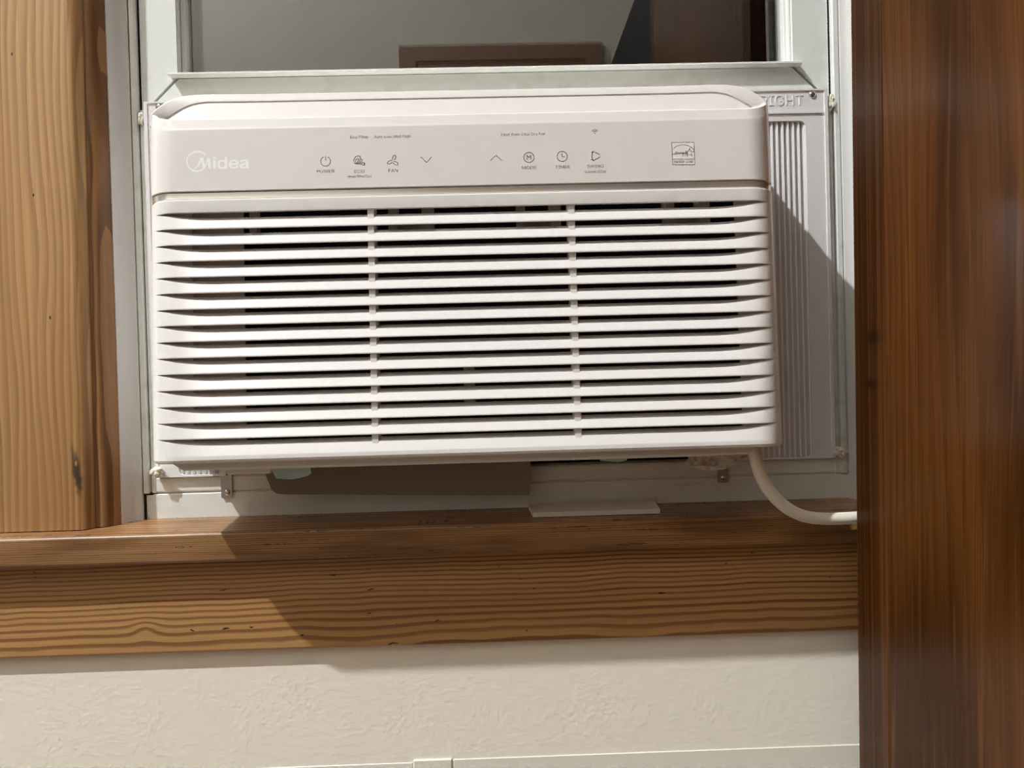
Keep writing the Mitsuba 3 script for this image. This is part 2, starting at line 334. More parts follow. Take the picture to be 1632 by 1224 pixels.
# ------------------------------------------------------------------ the window
struct("window_1", "white vinyl window with its lower sash raised onto the air conditioner")
ZS0, ZH = zst(0.72), 1.40
for i, s in enumerate((-1, 1)):
    j = Polygon([(s * x, y) for x, y in ((-0.3402, 0.6995), (-0.3392, 0.7030), (-0.3377, 0.7062), (-0.3356, 0.7090), (-0.3330, 0.7110), (-0.3302, 0.7122), (-0.3283, 0.7128), (-0.3283, 0.745), (-0.3535, 0.745), (-0.3535, 0.7065))])
    obj("window_1__" + num("jamb", i), ext_z(j, ZS0 - 0.002, ZH), "jamb_vinyl", 40)
    part("window_1__" + num("jamb", i), "smooth white jamb face %s of the sash" % ("left" if s < 0 else "right"))
    # the sash track: two thin fins with dark slots between them
    obj("window_1__" + num("track_slot", i), bx(min(s * 0.3283, s * 0.316), max(s * 0.3283, s * 0.316), 0.722, 0.745, Z(-0.100), ZH), "gap_dark")
    obj("window_1__" + num("track_fin", 2 * i), bx(min(s * 0.3276, s * 0.3226), max(s * 0.3276, s * 0.3226), 0.7145, 0.730, Z(-0.100), ZH, 0.0006), "sash_vinyl")
    obj("window_1__" + num("track_fin", 2 * i + 1), bx(min(s * 0.3214, s * 0.3172), max(s * 0.3214, s * 0.3172), 0.7175, 0.730, Z(-0.100), 0.7535 + 0.0, 0.0006), "sash_vinyl")
obj("window_1__head", bx(-0.350, 0.350, 0.695, 0.745, ZH - 0.03, ZH), "jamb_vinyl")
# sill: lower face, dark groove, upper ridge
obj("window_1__sill", cat_([bx(-0.3272, 0.3400, YB, 0.745, ZS0 - 0.004, Z(-0.1010), 0.0008), bx(-0.327, 0.340, 0.7215, 0.745, Z(-0.1012), Z(-0.0990))]), "vinyl")
obj("window_1__sill_ridge", bx(-0.3225, 0.3270, 0.7180, 0.745, Z(-0.0998), Z(-0.0855), 0.0014), "vinyl", 30)
obj("window_1__corner_gap", cat_([bx(-0.3282, -0.3268, 0.7165, 0.730, ZS0, Z(-0.0855)), bx(-0.3268, -0.3205, 0.7177, 0.720, Z(-0.1015), Z(-0.0992)), bx(0.3272, 0.3284, 0.7178, 0.730, Z(-0.100), Z(-0.086))]), "gap_dark")
# the sash: mitred stiles and rail, projecting lip, beads and two panes
SY0, SY1 = 0.7205, 0.757
xi, xo, zr0, zr1 = 0.2866, 0.3206, 0.7480, 0.7826
for i, s in enumerate((-1, 1)):
    q = Polygon([(s * xo, ZH - 0.05), (s * xi, ZH - 0.05), (s * xi, zr1 + 0.0022), (s * (xi + 0.004), zr1 - 0.0018), (s * xo, zr1 - 0.0018 - (xo - xi - 0.004))])
    obj("window_1__sash__" + num("stile", i), ext_y(q.buffer(-0.0003), SY0, SY1), "sash_vinyl")
    obj("window_1__sash__" + num("bead", i), cat_([bx(min(s * xi, s * (xi - 0.0052)), max(s * xi, s * (xi - 0.0052)), 0.7300, 0.7372, zr1, ZH - 0.05, 0.0008)] if s < 0 else [bx(min(s * xi, s * (xi - 0.0052)), max(s * xi, s * (xi - 0.0052)), 0.7285, 0.7372, zr1, ZH - 0.05, 0.0008), bx(min(s * xi, s * (xi - 0.0022)), max(s * xi, s * (xi - 0.0022)), 0.7245, 0.730, zr1, ZH - 0.05, 0.0005)]), "sash_vinyl")
q = Polygon([(-xi + 0.0005, zr1), (xi - 0.0005, zr1), (xo, zr1 - (xo - xi)), (xo, zr0 - 0.004), (xo - 0.028, zr0 - 0.004), (-xo + 0.028, zr0 - 0.004), (-xo, zr0 - 0.004), (-xo, zr1 - (xo - xi))])
# the rail's face is slightly hollow
rm = ext_y(q.buffer(-0.0003), SY0 + 0.0001, SY1); v = rm.vertices.copy()
v[:, 1] += np.where(v[:, 1] < 0.73, np.clip(zr1 - v[:, 2], 0, 1) * 0.20 * (np.abs(v[:, 0]) < xo - 0.02), 0.0); rm.vertices = v
obj("window_1__sash__rail", rm, "sash_vinyl")
obj("window_1__sash__lip", ext_x(Polygon([(0.724, Z(0.2852)), (0.7126, Z(0.2852)), (0.7118, Z(0.2846)), (0.7120, Z(0.2839)), (0.7115, Z(0.2834)), (0.7120, Z(0.2829)), (0.7150, Z(0.2829)), (0.724, Z(0.2831))]), -0.2925, 0.2925), "lip_vinyl", 30)
part("window_1__sash__lip", "bright white finger lip along the sash bottom")
obj("window_1__sash__top_rail", bx(-xi, xi, SY0, SY1, ZH - 0.09, ZH - 0.05), "sash_vinyl")
for i, y in enumerate((0.7380, 0.7520)):
    v = np.array([(-xi, y, zr1 - 0.006), (xi, y, zr1 - 0.006), (xi, y, ZH - 0.08), (-xi, y, ZH - 0.08)])
    obj("window_1__sash__" + num("pane", i), trimesh.Trimesh(v, [[0, 1, 2], [0, 2, 3]], process=False), "pane_glass")

# ------------------------------------------------------------------ side curtains of the air conditioner
SCREW = screw_mesh(0.0034)
PW1, PZ0, PZ1 = 0.2962, Z(-0.0838), Z(0.2300)
def side_panel(key, s):
    XI, PW0, n = (0.2512, 0.2548, 8) if s < 0 else (0.2110, 0.2205, 15)
    outer = sbox(XI, Z(-0.0853), 0.3152, Z(0.2590))
    win = sbox(PW0, PZ0, PW1 - 0.0018, PZ1).buffer(-0.006).buffer(0.006, quad_segs=6)
    frame = outer.difference(win)
    F = lambda g: affinity.scale(g, xfact=s, yfact=1, origin=(0, 0))
    ms = [ext_y(F(frame), 0.7130, 0.7172),
          ext_y(F(sbox(0.3122, Z(-0.0853), 0.3152, Z(0.2590))), 0.7118, 0.7131),
          ext_y(F(sbox(XI, Z(0.2575), 0.3152, Z(0.2590))), 0.7118, 0.7131),
          ext_y(F(sbox(XI, Z(0.2365), 0.3105, Z(0.2382))), 0.7117, 0.7131)]
    obj(key + "__frame", cat_(ms), "curtain_plastic")
    w = (PW1 - PW0) / n
    zig = lambda k: Polygon([(PW0 + (k + a) * w, y) for a, y in ((0.0, 0.7205), (0.10, 0.7203), (0.34, 0.7150), (0.62, 0.7146), (0.90, 0.7203), (1.0, 0.7205), (1.0, 0.7213), (0.86, 0.7211), (0.58, 0.7154), (0.38, 0.7158), (0.14, 0.7211), (0.0, 0.7213))])
    for k in range(n):
        obj(key + "__" + num("pleat", k), ext_z(Polygon([(s * x, y) for x, y in zig(k).exterior.coords]), PZ0 - 0.0008, PZ1 + 0.003), "curtain_plastic", 40)
    obj(key + "__screw", moved(SCREW, s * 0.3012, 0.7128, Z(0.2541)), "screw_steel", 35)
    part(key + "__screw", "small steel cross-head screw")
side_panel("side_curtain", -1); side_panel("side_curtain_001", 1)
thing("side_curtain", "white plastic accordion panel left of the air conditioner, mostly hidden behind it", "window filler panel")
thing("side_curtain_001", "white plastic accordion panel with the word RIGHT, right of the air conditioner", "window filler panel")
def text(s, x0, x1, z0, cap, bold=False, depth=0.00012):
    """lettering in the (x, z) plane, front at y = 0, fitted between x0 and x1"""
    m = meshkit.text_mesh(s, cap, depth, bold); v = m.vertices.copy()
    lo, hi = v[:, 0].min(), v[:, 0].max()
    v[:, 0] = x0 + (v[:, 0] - lo) * (x1 - x0) / (hi - lo)
    return trimesh.Trimesh(np.c_[v[:, 0], -v[:, 2], v[:, 1] + z0], m.faces, process=False)
tm = text("RIGHT", 0.2525, 0.2928, Z(0.2443), 0.0096, depth=0.0006)
obj("side_curtain_001__lettering", moved(tm, 0, 0.7130, 0), "curtain_plastic"); part("side_curtain_001__lettering", "raised word RIGHT")

# ------------------------------------------------------------------ the air conditioner (its own frame: x right, y back, z up; leans back 3 degrees)
TILT = math.radians(3.0)
AO = np.array([-0.0214, 0.585, ZC - 0.0599])
RA = np.array([[1, 0, 0], [0, math.cos(TILT), math.sin(TILT)], [0, -math.sin(TILT), math.cos(TILT)]])
def ac(m):
    m = m.copy(); m.vertices = CAM + KS * (np.asarray(m.vertices) @ RA.T + AO - CAM); return m
def acobj(key, m, mat, smooth=False): return obj("air_conditioner__" + key, ac(m), mat, smooth)
thing("air_conditioner", "white window air conditioner with louvred front and touch keys, mounted in the window", "air conditioner")
HW, RC = 0.2468, 0.024
def plan(back=0.11, nfront=60, ncorner=10, dense=None):
    """stations (x, y, inward nx, ny) along the front's outline"""
    out = [(-HW, y, 1.0, 0.0) for y in (back, 0.05)]
    cl = np.linspace(0, math.pi / 2, ncorner)
    out += [(-HW + RC - RC * math.cos(t), RC - RC * math.sin(t), math.cos(t), math.sin(t)) for t in cl]
    xs = np.linspace(-HW + RC, HW - RC, nfront)[1:-1] if dense is None else dense
    out += [(x, 0.0, 0.0, 1.0) for x in xs]
    out += [(HW - RC + RC * math.sin(t), RC - RC * math.cos(t), -math.sin(t), math.cos(t)) for t in cl]
    out += [(HW, y, -1.0, 0.0) for y in (0.05, back)]
    return out
def sweep(stations, prof):
    """prof(x) -> [(inward offset, z)], closed"""
    rings = []
    for x, y, nx, ny in stations:
        rings.append([(x + nx * o, y + ny * o, z) for o, z in prof(x, y)])
    return loft(rings)
mm = 1e-3
ST = plan()
# fascia (control panel): flat front, rolled top edge
FB, FT = 0.2074, 0.2652
roll = [(0.0095 * (1 - math.sin(t)), FT - 0.0095 + 0.0095 * (1 - 0) * 0 + 0.0095 * math.cos(t)) for t in np.linspace(math.pi / 2, 0.25, 9)]
fprof = [(0.0006, FB), (0.0, FB + 0.0006)] + [(0.0, FT - 0.0100)] + roll[1:] + [(0.0105, FT - 0.0002), (0.0128, FT - 0.0016), (0.0132, FT - 0.0045), (0.0132, FT - 0.012), (0.0040, FT - 0.015), (0.0036, FB)]
def fascia_profile(x, y):
    c = 1.0 if abs(x) <= HW - RC else max(0.0, 1 - (y / RC)) if y < RC else 0.0
    k = 0.12 + 0.88 * c ** 1.2
    rise = 0.0098 * min(1, y / 0.0145) if y < RC else 0.0098 - 0.0090 * min(1, (y - RC) / 0.08)
    rise = 0.0 if abs(x) <= HW - RC else rise
    pr = [(0.0006, FB), (0.0, FB + 0.0006), (0.0, FT - 0.0104)]
    for o, h in ((0.0001, 0.0094), (0.0003, 0.0086), (0.0005, 0.0077), (0.0014, 0.0014), (0.0020, 0.0005), (0.0030, 0.0001), (0.0056, 0.0004), (0.0064, 0.0020), (0.0066, 0.0120)):
        pr.append((o * k if h > 0.001 else o * (0.35 + 0.65 * k), FT + rise - h))
    return pr + [(0.0046, FT - 0.016), (0.0036, FB)]
acobj("fascia", sweep(ST, fascia_profile), "ac_gloss", 25)
part("air_conditioner__fascia", "glossy white control panel")
# trim strip, with dark seams above and below it
acobj("trim_strip", sweep(ST, lambda x, y: [(0.0010, 0.2015), (0.0004, 0.2021), (0.0006, 0.2042), (0.0004, 0.2063), (0.0010, 0.2069), (0.0036, 0.2069), (0.0036, 0.2015)]), "silver_trim", 35)
part("air_conditioner__trim_strip", "silver strip between control panel and louvres")
acobj("seam", sweep(ST, lambda x, y: [(0.0030, 0.2000), (0.0030, 0.2080), (0.0060, 0.2080), (0.0060, 0.2000)]), "seam_dark")
# louvred grille
PIT, LIP0, NS = 12.35 * mm, 191.2 * mm, 15
XT = 0.2384
front = np.unique(np.round(np.r_[np.linspace(-(HW - RC), -0.165, 34), np.linspace(-0.165, 0.165, 9), np.linspace(0.165, HW - RC, 34)], 6))[1:-1]
SL = plan(dense=front, ncorner=14)
def ease(x, y):
    d = (XT - abs(x)) / 0.050
    if y > RC: d = 0
    d = min(max(d, 0.0), 1.0)
    return 1 - (1 - d) ** 2.2
def lerp(a, b, t): return a + (b - a) * t
def slat_profile(z, zf=0.0):
    """z: lower lip; the face leans back to a crease, above it a shallow ledge (in the shade of the next lip); zf: extra plain face below the lip"""
    def prof(x, y):
        e = ease(x, y); L = lambda a, b: lerp(a * mm, b * mm, e)
        top = PIT / mm
        p = [(L(0.0, 0.9), z + L(0.02, -0.55)), (L(0.0, 0.15), z + L(0.02, -0.25)), (0.0, z + L(0.2, 0.35)), (L(0.0, 0.12), z + L(1.4, 0.9)),
             (L(0.0, 2.7), z + L(top - 0.5, 6.6)), (L(0.0, 3.1), z + L(top - 0.25, 6.95)), (L(0.05, 8.5), z + L(top - 0.02, 10.1)),
             (L(1.8, 8.6), z + L(top - 0.05, 9.0)), (L(2.0, 3.6), z + L(top - 0.5, 5.6)), (L(2.0, 2.0), z + L(0.2, 1.2))]
        return p
    return prof
def bottom_profile(x, y):
    e = ease(x, y); L = lambda a, b: lerp(a * mm, b * mm, e)
    return [(0.0050, -0.0003), (0.0024, -0.0002), (0.0007, 0.0007), (0.0, 0.0022), (0.0, 0.0048), (L(0.0, 0.25), 0.0056), (L(0.0, 2.8), L(17.8, 12.8)), (L(0.0, 3.2), L(18.1, 13.15)), (L(0.05, 8.5), L(18.3, 16.2)), (L(2.0, 8.6), L(18.2, 15.2)), (0.0030, 0.006), (0.0030, 0.0)]
top_bar = sweep(SL, lambda x, y: [(lerp(0.0, 0.0009, ease(x, y)), LIP0 - 0.0003), (0.0, LIP0 + 0.0004), (0.0, 0.2006), (0.0008, 0.2014), (0.0040, 0.2014), (0.0040, LIP0 + 0.001)])
bottom_bar = sweep(SL, bottom_profile)
cheeks = [bx(a, b, 0.0160, 0.0185, 0.004, 0.2005) for a, b in ((-0.2440, -0.2150), (0.2150, 0.2440))]
acobj("grille", cat_([top_bar, bottom_bar] + cheeks), "ac_satin", 12)
part("air_conditioner__grille", "white louvred front grille")
for i in range(1, NS):
    acobj("grille__" + num("slat", i - 1), sweep(SL, slat_profile(LIP0 - PIT * i)), "ac_satin", 28)
for i, x in enumerate((-0.0720, 0.0832)):
    rb = trimesh.convex.convex_hull([(x + a, y, z) for z in (0.006, 0.198) for a, y in ((-0.0024, 0.0022), (0.0024, 0.0022), (0.0034, 0.0075), (-0.0034, 0.0075), (-0.0026, 0.018), (0.0026, 0.018))])
    acobj("grille__" + num("rib", i), rb, "ac_satin")
# what shows between the louvres
acobj("filter", bx(-0.2425, 0.2425, 0.034, 0.037, 0.001, 0.2005), "filter_black"); part("air_conditioner__filter", "black filter behind the louvres")
for i, (a, b) in enumerate(((-0.2420, -0.1755), (0.2165, 0.2420))):
    acobj(num("duct_wall", i), bx(a, b, 0.0205, 0.0220, 0.002, 0.2), "duct_grey"); part("air_conditioner__" + num("duct_wall", i), "grey inner wall seen through the louvres")
for i, (x, z) in enumerate(((-0.0435, 0.189), (0.0575, 0.189), (0.1760, 0.189))):
    acobj(num("clip", i), cat_([bx(x - 0.0165, x - 0.0098, 0.0135, 0.0300, z - 0.012, 0.2005), bx(x + 0.0098, x + 0.0185, 0.0135, 0.0300, z - 0.012, 0.2005), bx(x - 0.007, x + 0.0075, 0.0165, 0.030, z - 0.0030, z + 0.0020), bx(x - 0.0165, x + 0.0185, 0.028, 0.030, z - 0.012, z + 0.004)]), "clip_grey")
acobj(num("clip", 3), bx(-0.0040, 0.0045, 0.0150, 0.0250, 0.030, 0.071), "clip_grey")
acobj(num("clip", 4), bx(-0.1690, -0.1635, 0.0150, 0.0250, 0.176, 0.2), "clip_grey")

# outlet on top: sloping panel inside a rim that sweeps up from the front corners
CL = np.array([0.0214, -0.5873, 0.0292])
def deep(x, z, y):
    """the point at depth y that is seen over (x, z) of the front plane"""
    return CL + (np.array([x, 0.0, z]) - CL) * (y - CL[1]) / (-CL[1])
oc = np.array([(-0.2386, 0.2676), (-0.2364, 0.2706), (-0.2306, 0.2752), (-0.2241, 0.2790), (-0.2164, 0.2815), (-0.2059, 0.2828), (-0.1958, 0.2831), (-0.18, 0.2829), (-0.1521, 0.2826)])
ic = np.array([(-0.2260, 0.2645), (-0.2236, 0.2661), (-0.2182, 0.2696), (-0.2125, 0.2728), (-0.2060, 0.2752), (-0.1990, 0.2765), (-0.1930, 0.2768), (-0.17, 0.2766), (-0.1450, 0.2765)])
def fullcurve(c):
    n = 26
    d = np.linspace(0, 1, len(c)); t = np.linspace(0, 1, n)
    from scipy.interpolate import PchipInterpolator
    q = PchipInterpolator(d, c)(t)
    mid = [(x, q[-1, 1]) for x in np.linspace(q[-1, 0], -q[-1, 0], 14)[1:-1]]
    return np.vstack([q, mid, [(-x, z) for x, z in q[::-1]]])
OC, IC = fullcurve(oc), fullcurve(ic)
N_ = len(OC)
def rimdepth(c, a, b, w=0.040):
    e = np.clip((HW - np.abs(c[:, 0])) / w, 0, 1)
    return a + (b - a) * (1 - (1 - e) ** 2)
OY = rimdepth(OC, 0.0150, 0.0214); IY = rimdepth(IC, 0.0250, 0.0201)
o3 = np.array([deep(x, z, y) for (x, z), y in zip(OC, OY)]); i3 = np.array([deep(x, z, y) for (x, z), y in zip(IC, IY)])
rise = np.clip((HW - np.abs(OC[:, 0])) / 0.02, 0, 1)[:, None]
rows = [i3 + [0, 0.006, -0.016], i3, i3 * 0.93 + o3 * 0.07 + [0, -0.0006, 0], o3 * 0.92 + i3 * 0.08 + [0, -0.0004, 0], o3, o3 + [0, 0.0022, 0.0006] * rise, np.c_[o3[:, 0], np.full(N_, 0.1130), o3[:, 2] + 0.002]]
rr_ = np.swapaxes(np.array(rows), 0, 1)
rr_ = np.concatenate([rr_[:1] + [0.001, 0.001, -0.02], rr_, rr_[-1:] + [-0.001, 0.001, -0.02]])
acobj("outlet_rim", loft(rr_, closed=False), "ac_gloss", 40)
part("air_conditioner__outlet_rim", "raised white rim sweeping round the top outlet")
pb = np.array([(x, 0.0136, FT - 0.0040) for x in np.linspace(-0.2262, 0.2262, N_)])
pb = np.c_[i3[:, 0], np.full(N_, 0.0160), np.full(N_, FT - 0.004)]
pt = i3 + [0, 0.0003, -0.0003]
rows = [pb, pb * 0.9 + pt * 0.1 + [0, -0.0002, 0]] + [pb * (1 - t) + pt * t for t in (0.3, 0.6, 0.9, 1.0)]
acobj("outlet_panel", loft(np.swapaxes(np.array(rows), 0, 1), closed=False), "ac_gloss", 50)
# the cabinet behind and the pan beneath
acobj("cabinet", cat_([bx(-0.2335, 0.2335, 0.040, 0.112, 0.002, 0.252, 0.003), bx(-0.2240, 0.2240, 0.104, 0.36, -0.0100, 0.303, 0.003)]), "ac_case")
def pan(x0, x1, y0, y1, z0, z1, c):
    r = 0.0022
    pf = lambda: [(y1, z1), (y0, z1), (y0 + 0.0004, z0 + r)] + [(y0 + 0.0004 + r - r * math.cos(t), z0 + r - r * math.sin(t)) for t in np.linspace(0.2, math.pi / 2, 5)] + [(y1, z0)]
    a = ext_x(Polygon(pf()), x0, x1)
    v = a.vertices.copy()
    k = (v[:, 2] - z1) / (z0 - z1)
    v[:, 0] += np.where(v[:, 0] < (x0 + x1) / 2, 1, -1) * c * np.clip(k, 0, 1); a.vertices = v
    return a
acobj("base_pan", pan(-0.2300, 0.2250, 0.0125, 0.115, -0.0062, -0.0002, 0.0085), "ac_case", 40)
part("air_conditioner__base_pan", "pale base pan below the louvres")
acobj("chassis", pan(-0.2010, 0.2000, 0.0300, 0.34, -0.0078, -0.0050, 0.003), "ac_case", 40)
acobj("foot", pan(-0.2030, -0.1600, 0.0420, 0.110, -0.0122, -0.0050, 0.005), "ac_case", 40)

# print on the fascia (millimetres in the fascia's plane)
def stroke(lines, w):
    return unary_union([LineString(l).buffer(w / 2, quad_segs=4) for l in lines])
def prn(key, g, mat="ac_print_dark", y=-0.00005, d=0.00012):
    if isinstance(g, trimesh.Trimesh): m = moved(g, 0, y, 0)
    else:
        m = ext_y(affinity.scale(g.simplify(0.02), mm, mm, origin=(0, 0)), y - d, y + d)
    acobj(key, m, mat)
def arc(cx, cz, r, a0, a1, n=28): return [(cx + r * math.cos(math.radians(a)), cz + r * math.sin(math.radians(a))) for a in np.linspace(a0, a1, n)]
def crop(s, ox, oy, pc, lc):
    """pixels of an enlarged detail -> millimetres about the point lc that lies at pixel pc"""
    def f(pts):
        o = []
        for x, y in pts:
            dx, dy = x / s + ox - pc[0], y / s + oy - pc[1]
            o.append((lc[0] + dx * 0.482 - dy * 0.013, lc[1] - dy * 0.479 - dx * 0.013))
        return o
    return f
# logo
lg = crop(11.657, 280, 210, (314, 257.5), (-203.6, 231.0))
ringo = Polygon(lg(arc(400, 550, 200, 0, 360, 80))); ringi = Polygon(lg([(418 + 192 * math.cos(t), 558 + 165 * math.sin(t)) for t in np.linspace(0, 2 * math.pi, 80)]))
crescent = ringo.difference(ringi).difference(Polygon(lg([(450, 555), (562, 440), (700, 420), (700, 700), (560, 700)])))
low = unary_union([LineString(lg([(300, 722), (350, 738), (400, 740), (450, 732), (500, 705), (545, 650), (575, 575), (598, 490)])).buffer(0.62, cap_style=2)])
Mleft = Polygon(lg([(308, 712), (360, 686), (405, 640), (440, 560), (462, 478), (512, 478), (520, 500), (478, 545), (462, 600), (420, 665), (350, 712)]))
Mmid = Polygon(lg([(468, 478), (512, 478), (552, 650), (512, 690)]))
Mr = Polygon(lg([(580, 478), (625, 478), (668, 688), (612, 688)]))
logo = unary_union([crescent, low, Mleft, Mmid, Mr])
lm = text("idea", 0.0, 1.0, 0, 8.8 * mm, bold=True)
x0, x1 = lg([(695, 690)])[0], lg([(1352, 668)])[0]
lm = text("idea", x0[0] * mm, x1[0] * mm, x0[1] * mm, 8.7 * mm, bold=True)
mlogo = ext_y(affinity.scale(logo, mm, mm, origin=(0, 0)), -0.00017, 0.00007)
acobj("logo", cat_([mlogo, moved(lm, 0, -0.00005, 0)]), "ac_print_white"); part("air_conditioner__logo", "white logo reading Midea")
W = 0.50
def caption(key, s, x0, x1, z, cap, bold=False):
    prn(key, text(s, x0 * mm, x1 * mm, z * mm, cap * mm, bold)); part("air_conditioner__" + key, "printed words " + s)
def key_(name, icon, cap_args=None, sub=None, desc=None):
    prn(name + "__symbol", icon)
    labels["air_conditioner__" + name] = {"label": desc}
    if cap_args: prn(name + "__caption", text(cap_args[0], cap_args[1] * mm, cap_args[2] * mm, cap_args[3] * mm, 2.35 * mm))
    if sub: prn(name + "__small_caption", text(sub[0], sub[1] * mm, sub[2] * mm, sub[3] * mm, 2.05 * mm))
key_("power_key", stroke([arc(-105.3, 228.9, 3.75, 118, 422), [(-105.3, 229.9), (-105.3, 232.9)]], W), ("POWER", -112.2, -98.6, 220.0), desc="touch key marked POWER")
ec = crop(8.16, 490, 200, (572.3, 256), (-79.6, 229.0))
eco = stroke([ec(l) for l in ([(600, 465), (608, 432), (630, 406), (665, 393), (684, 402), (692, 430), (680, 468), (655, 494), (612, 493)], [(618, 478), (628, 450), (655, 428)], [(640, 490), (660, 460), (672, 430)], [(692, 432), (712, 446), (700, 478), (668, 500)], [(612, 495), (650, 502), (706, 503)], [(742, 488), (748, 500), (740, 520)])] + [arc(*ec([(724, 501)])[0], 1.05, 0, 360, 16)], W)
key_("eco_key", eco, ("ECO", -83.6, -75.6, 219.4), ("reset filter(3s)", -88.7, -70.5, 215.7), "touch key marked ECO")
fc = crop(8.16, 490, 200, (626.3, 255.7), (-53.6, 228.5))
def petal(cx, cy, a, rx=36, ry=19):
    t = np.linspace(0.55, 2 * math.pi - 0.55, 22); a = math.radians(a)
    return fc([(cx + rx * math.cos(u) * math.cos(a) - ry * math.sin(u) * math.sin(a), cy + rx * math.cos(u) * math.sin(a) + ry * math.sin(u) * math.cos(a)) for u in t])
key_("fan_key", stroke([petal(1128, 418, 110), petal(1074, 478, -28), petal(1148, 492, 208)], W), ("FAN", -57.2, -49.9, 219.4), desc="touch key marked FAN")
key_("down_key", stroke([[(-31.9, 230.8), (-28.3, 226.8), (-27.8, 226.5), (-27.3, 226.8), (-23.7, 230.7)]], 0.42), desc="touch key with a downward chevron")
key_("up_key", stroke([[(21.7, 226.8), (25.5, 230.4), (26.0, 230.7), (26.5, 230.4), (30.1, 226.8)]], 0.42), desc="touch key with an upward chevron")
key_("mode_key", stroke([arc(51.4, 228.6, 3.95, 0, 360, 48), [(49.9, 226.9), (49.9, 230.3), (51.4, 228.3), (52.9, 230.3), (52.9, 226.9)]], W), ("MODE", 45.7, 57.0, 219.4), desc="touch key marked MODE")
key_("timer_key", stroke([arc(77.2, 228.8, 3.95, 0, 360, 48), [(77.1, 231.2), (77.1, 228.6), (79.0, 228.6)]], W), ("TIMER", 71.7, 82.8, 219.4), desc="touch key marked TIMER")
sc_ = crop(9.6, 820, 195, (949, 248.6), (103.1, 228.7))
key_("swing_key", stroke([sc_(l) for l in ([(1216, 440), (1192, 470), (1182, 518), (1192, 566), (1218, 592)], [(1172, 460), (1216, 440)], [(1180, 462), (1206, 452)], [(1172, 574), (1218, 592)], [(1180, 572), (1206, 582)], [(1226, 455), (1306, 495)], [(1230, 577), (1308, 530)])], W), ("SWING", 96.5, 109.1, 219.4), ("connect(3s)", 94.4, 111.0, 215.4), "touch key marked SWING")
caption("eco_filter_caption", "Eco Filter", -86.2, -72.1, 246.2, 2.15)
caption("fan_speed_caption", "Auto Low Med High", -67.5, -39.7, 246.2, 2.15)
caption("mode_caption", "Heat Auto Cool Dry Fan", 30.4, 64.7, 245.9, 2.15)
prn("wireless_symbol", stroke([arc(103.2, 246.4, 2.9, 42, 138), arc(103.2, 246.4, 1.75, 42, 138)], 0.42).union(Point(103.2, 246.6).buffer(0.42))); part("air_conditioner__wireless_symbol", "small printed wireless symbol")
# efficiency label
es = crop(20.4, 1060, 215, (1089, 245), (171.5, 229.1))
E_ = lambda *pts: es(list(pts))
box_ = [E_((215, 245), (950, 235), (968, 985), (240, 990), (215, 245))]
lines = box_ + [E_((245, 805), (958, 797)), E_(*[(590 + 470 * math.cos(t), 790 + 470 * math.sin(t)) for t in np.linspace(math.radians(-140.5), math.radians(-40), 26)])]
star = []
for k in range(11):
    a = math.radians(-90 + 36 * k); r_ = 145 if k % 2 == 0 else 58
    star.append((800 + r_ * math.cos(a), 580 + r_ * math.sin(a)))
script = [[(245, 640), (310, 640), (350, 600), (385, 570), (370, 555), (330, 590), (310, 635), (340, 655), (400, 610), (425, 580), (415, 635), (460, 585), (470, 590), (465, 630), (500, 610), (525, 575), (500, 590), (510, 620), (545, 570), (555, 600), (550, 630)], [(590, 570), (560, 600), (575, 625), (605, 580), (575, 690), (555, 685)], [(605, 630), (640, 575), (635, 615), (665, 610), (700, 570), (650, 690), (625, 690)], [(700, 590), (735, 570), (690, 640)]]
ges = unary_union([stroke(lines, 0.42), stroke([es(star)], 0.42), stroke([es(l) for l in script], 0.42)])
a_, b_ = es([(290, 945)])[0], es([(912, 935)])[0]
acobj("efficiency_label__backing", ext_y(affinity.scale(Polygon(box_[0]), mm, mm, origin=(0, 0)), -0.00008, 0.0001), "ac_patch")
acobj("efficiency_label__print", cat_([ext_y(affinity.scale(ges.simplify(0.02), mm, mm, origin=(0, 0)), -0.0002, 0.0), moved(text("ENERGY STAR", a_[0] * mm, b_[0] * mm, (a_[1] + 0.1) * mm, 2.0 * mm, bold=True), 0, -0.0001, 0)]), "ac_print_dark")
labels["air_conditioner__efficiency_label"] = {"label": "square printed label reading ENERGY STAR"}

# ------------------------------------------------------------------ small things around the unit
def bracket(key, x0, x1, z0, label, tilt=0.0):
    pl = sbox(x0, z0, x1, Z(-0.0840)).buffer(-0.0015).buffer(0.0015)
    obj(key + "__plate", cat_([ext_y(pl, 0.7158, 0.7170), bx(x0, x1, 0.7158, 0.740, Z(-0.0852), Z(-0.0840))]), "zinc")
    obj(key + "__screw", moved(screw_mesh(0.0029), (x0 + x1) / 2 + 0.0005, 0.7157, z0 + 0.0052), "screw_steel", 35)
    thing(key, label, "bracket")
bracket("sill_bracket", -0.2570, -0.2470, Z(-0.1062), "small zinc bracket screwed to the sill under the left end of the air conditioner")
bracket("sill_bracket_001", 0.2050, 0.2150, Z(-0.1058), "small zinc bracket in shadow on the sill beside the power cord")
for i, (c, sz, lab) in enumerate((((-0.3192, 0.7155, Z(0.2440)), (0.0036, 0.0032, 0.0068), "crumbly foam wad stuffed beside the sash at the upper left of the unit"),
                                  ((0.3200, 0.7150, Z(0.2465)), (0.0048, 0.0036, 0.0086), "crumbly foam wad right of the screw and the word RIGHT"),
                                  ((-0.3125, 0.7100, Z(-0.0795)), (0.0072, 0.0055, 0.0066), "cream foam wad on the sill under the lower left corner of the unit"),
                                  ((0.3195, 0.7120, Z(-0.0798)), (0.0072, 0.0045, 0.0056), "foam wad at the lower right sill corner, near the dark wardrobe"))):
    k = num("foam_wad", i); obj(k, lump(c, sz, i + 3), "foam_cream", 60); thing(k, lab, "foam wad", None)
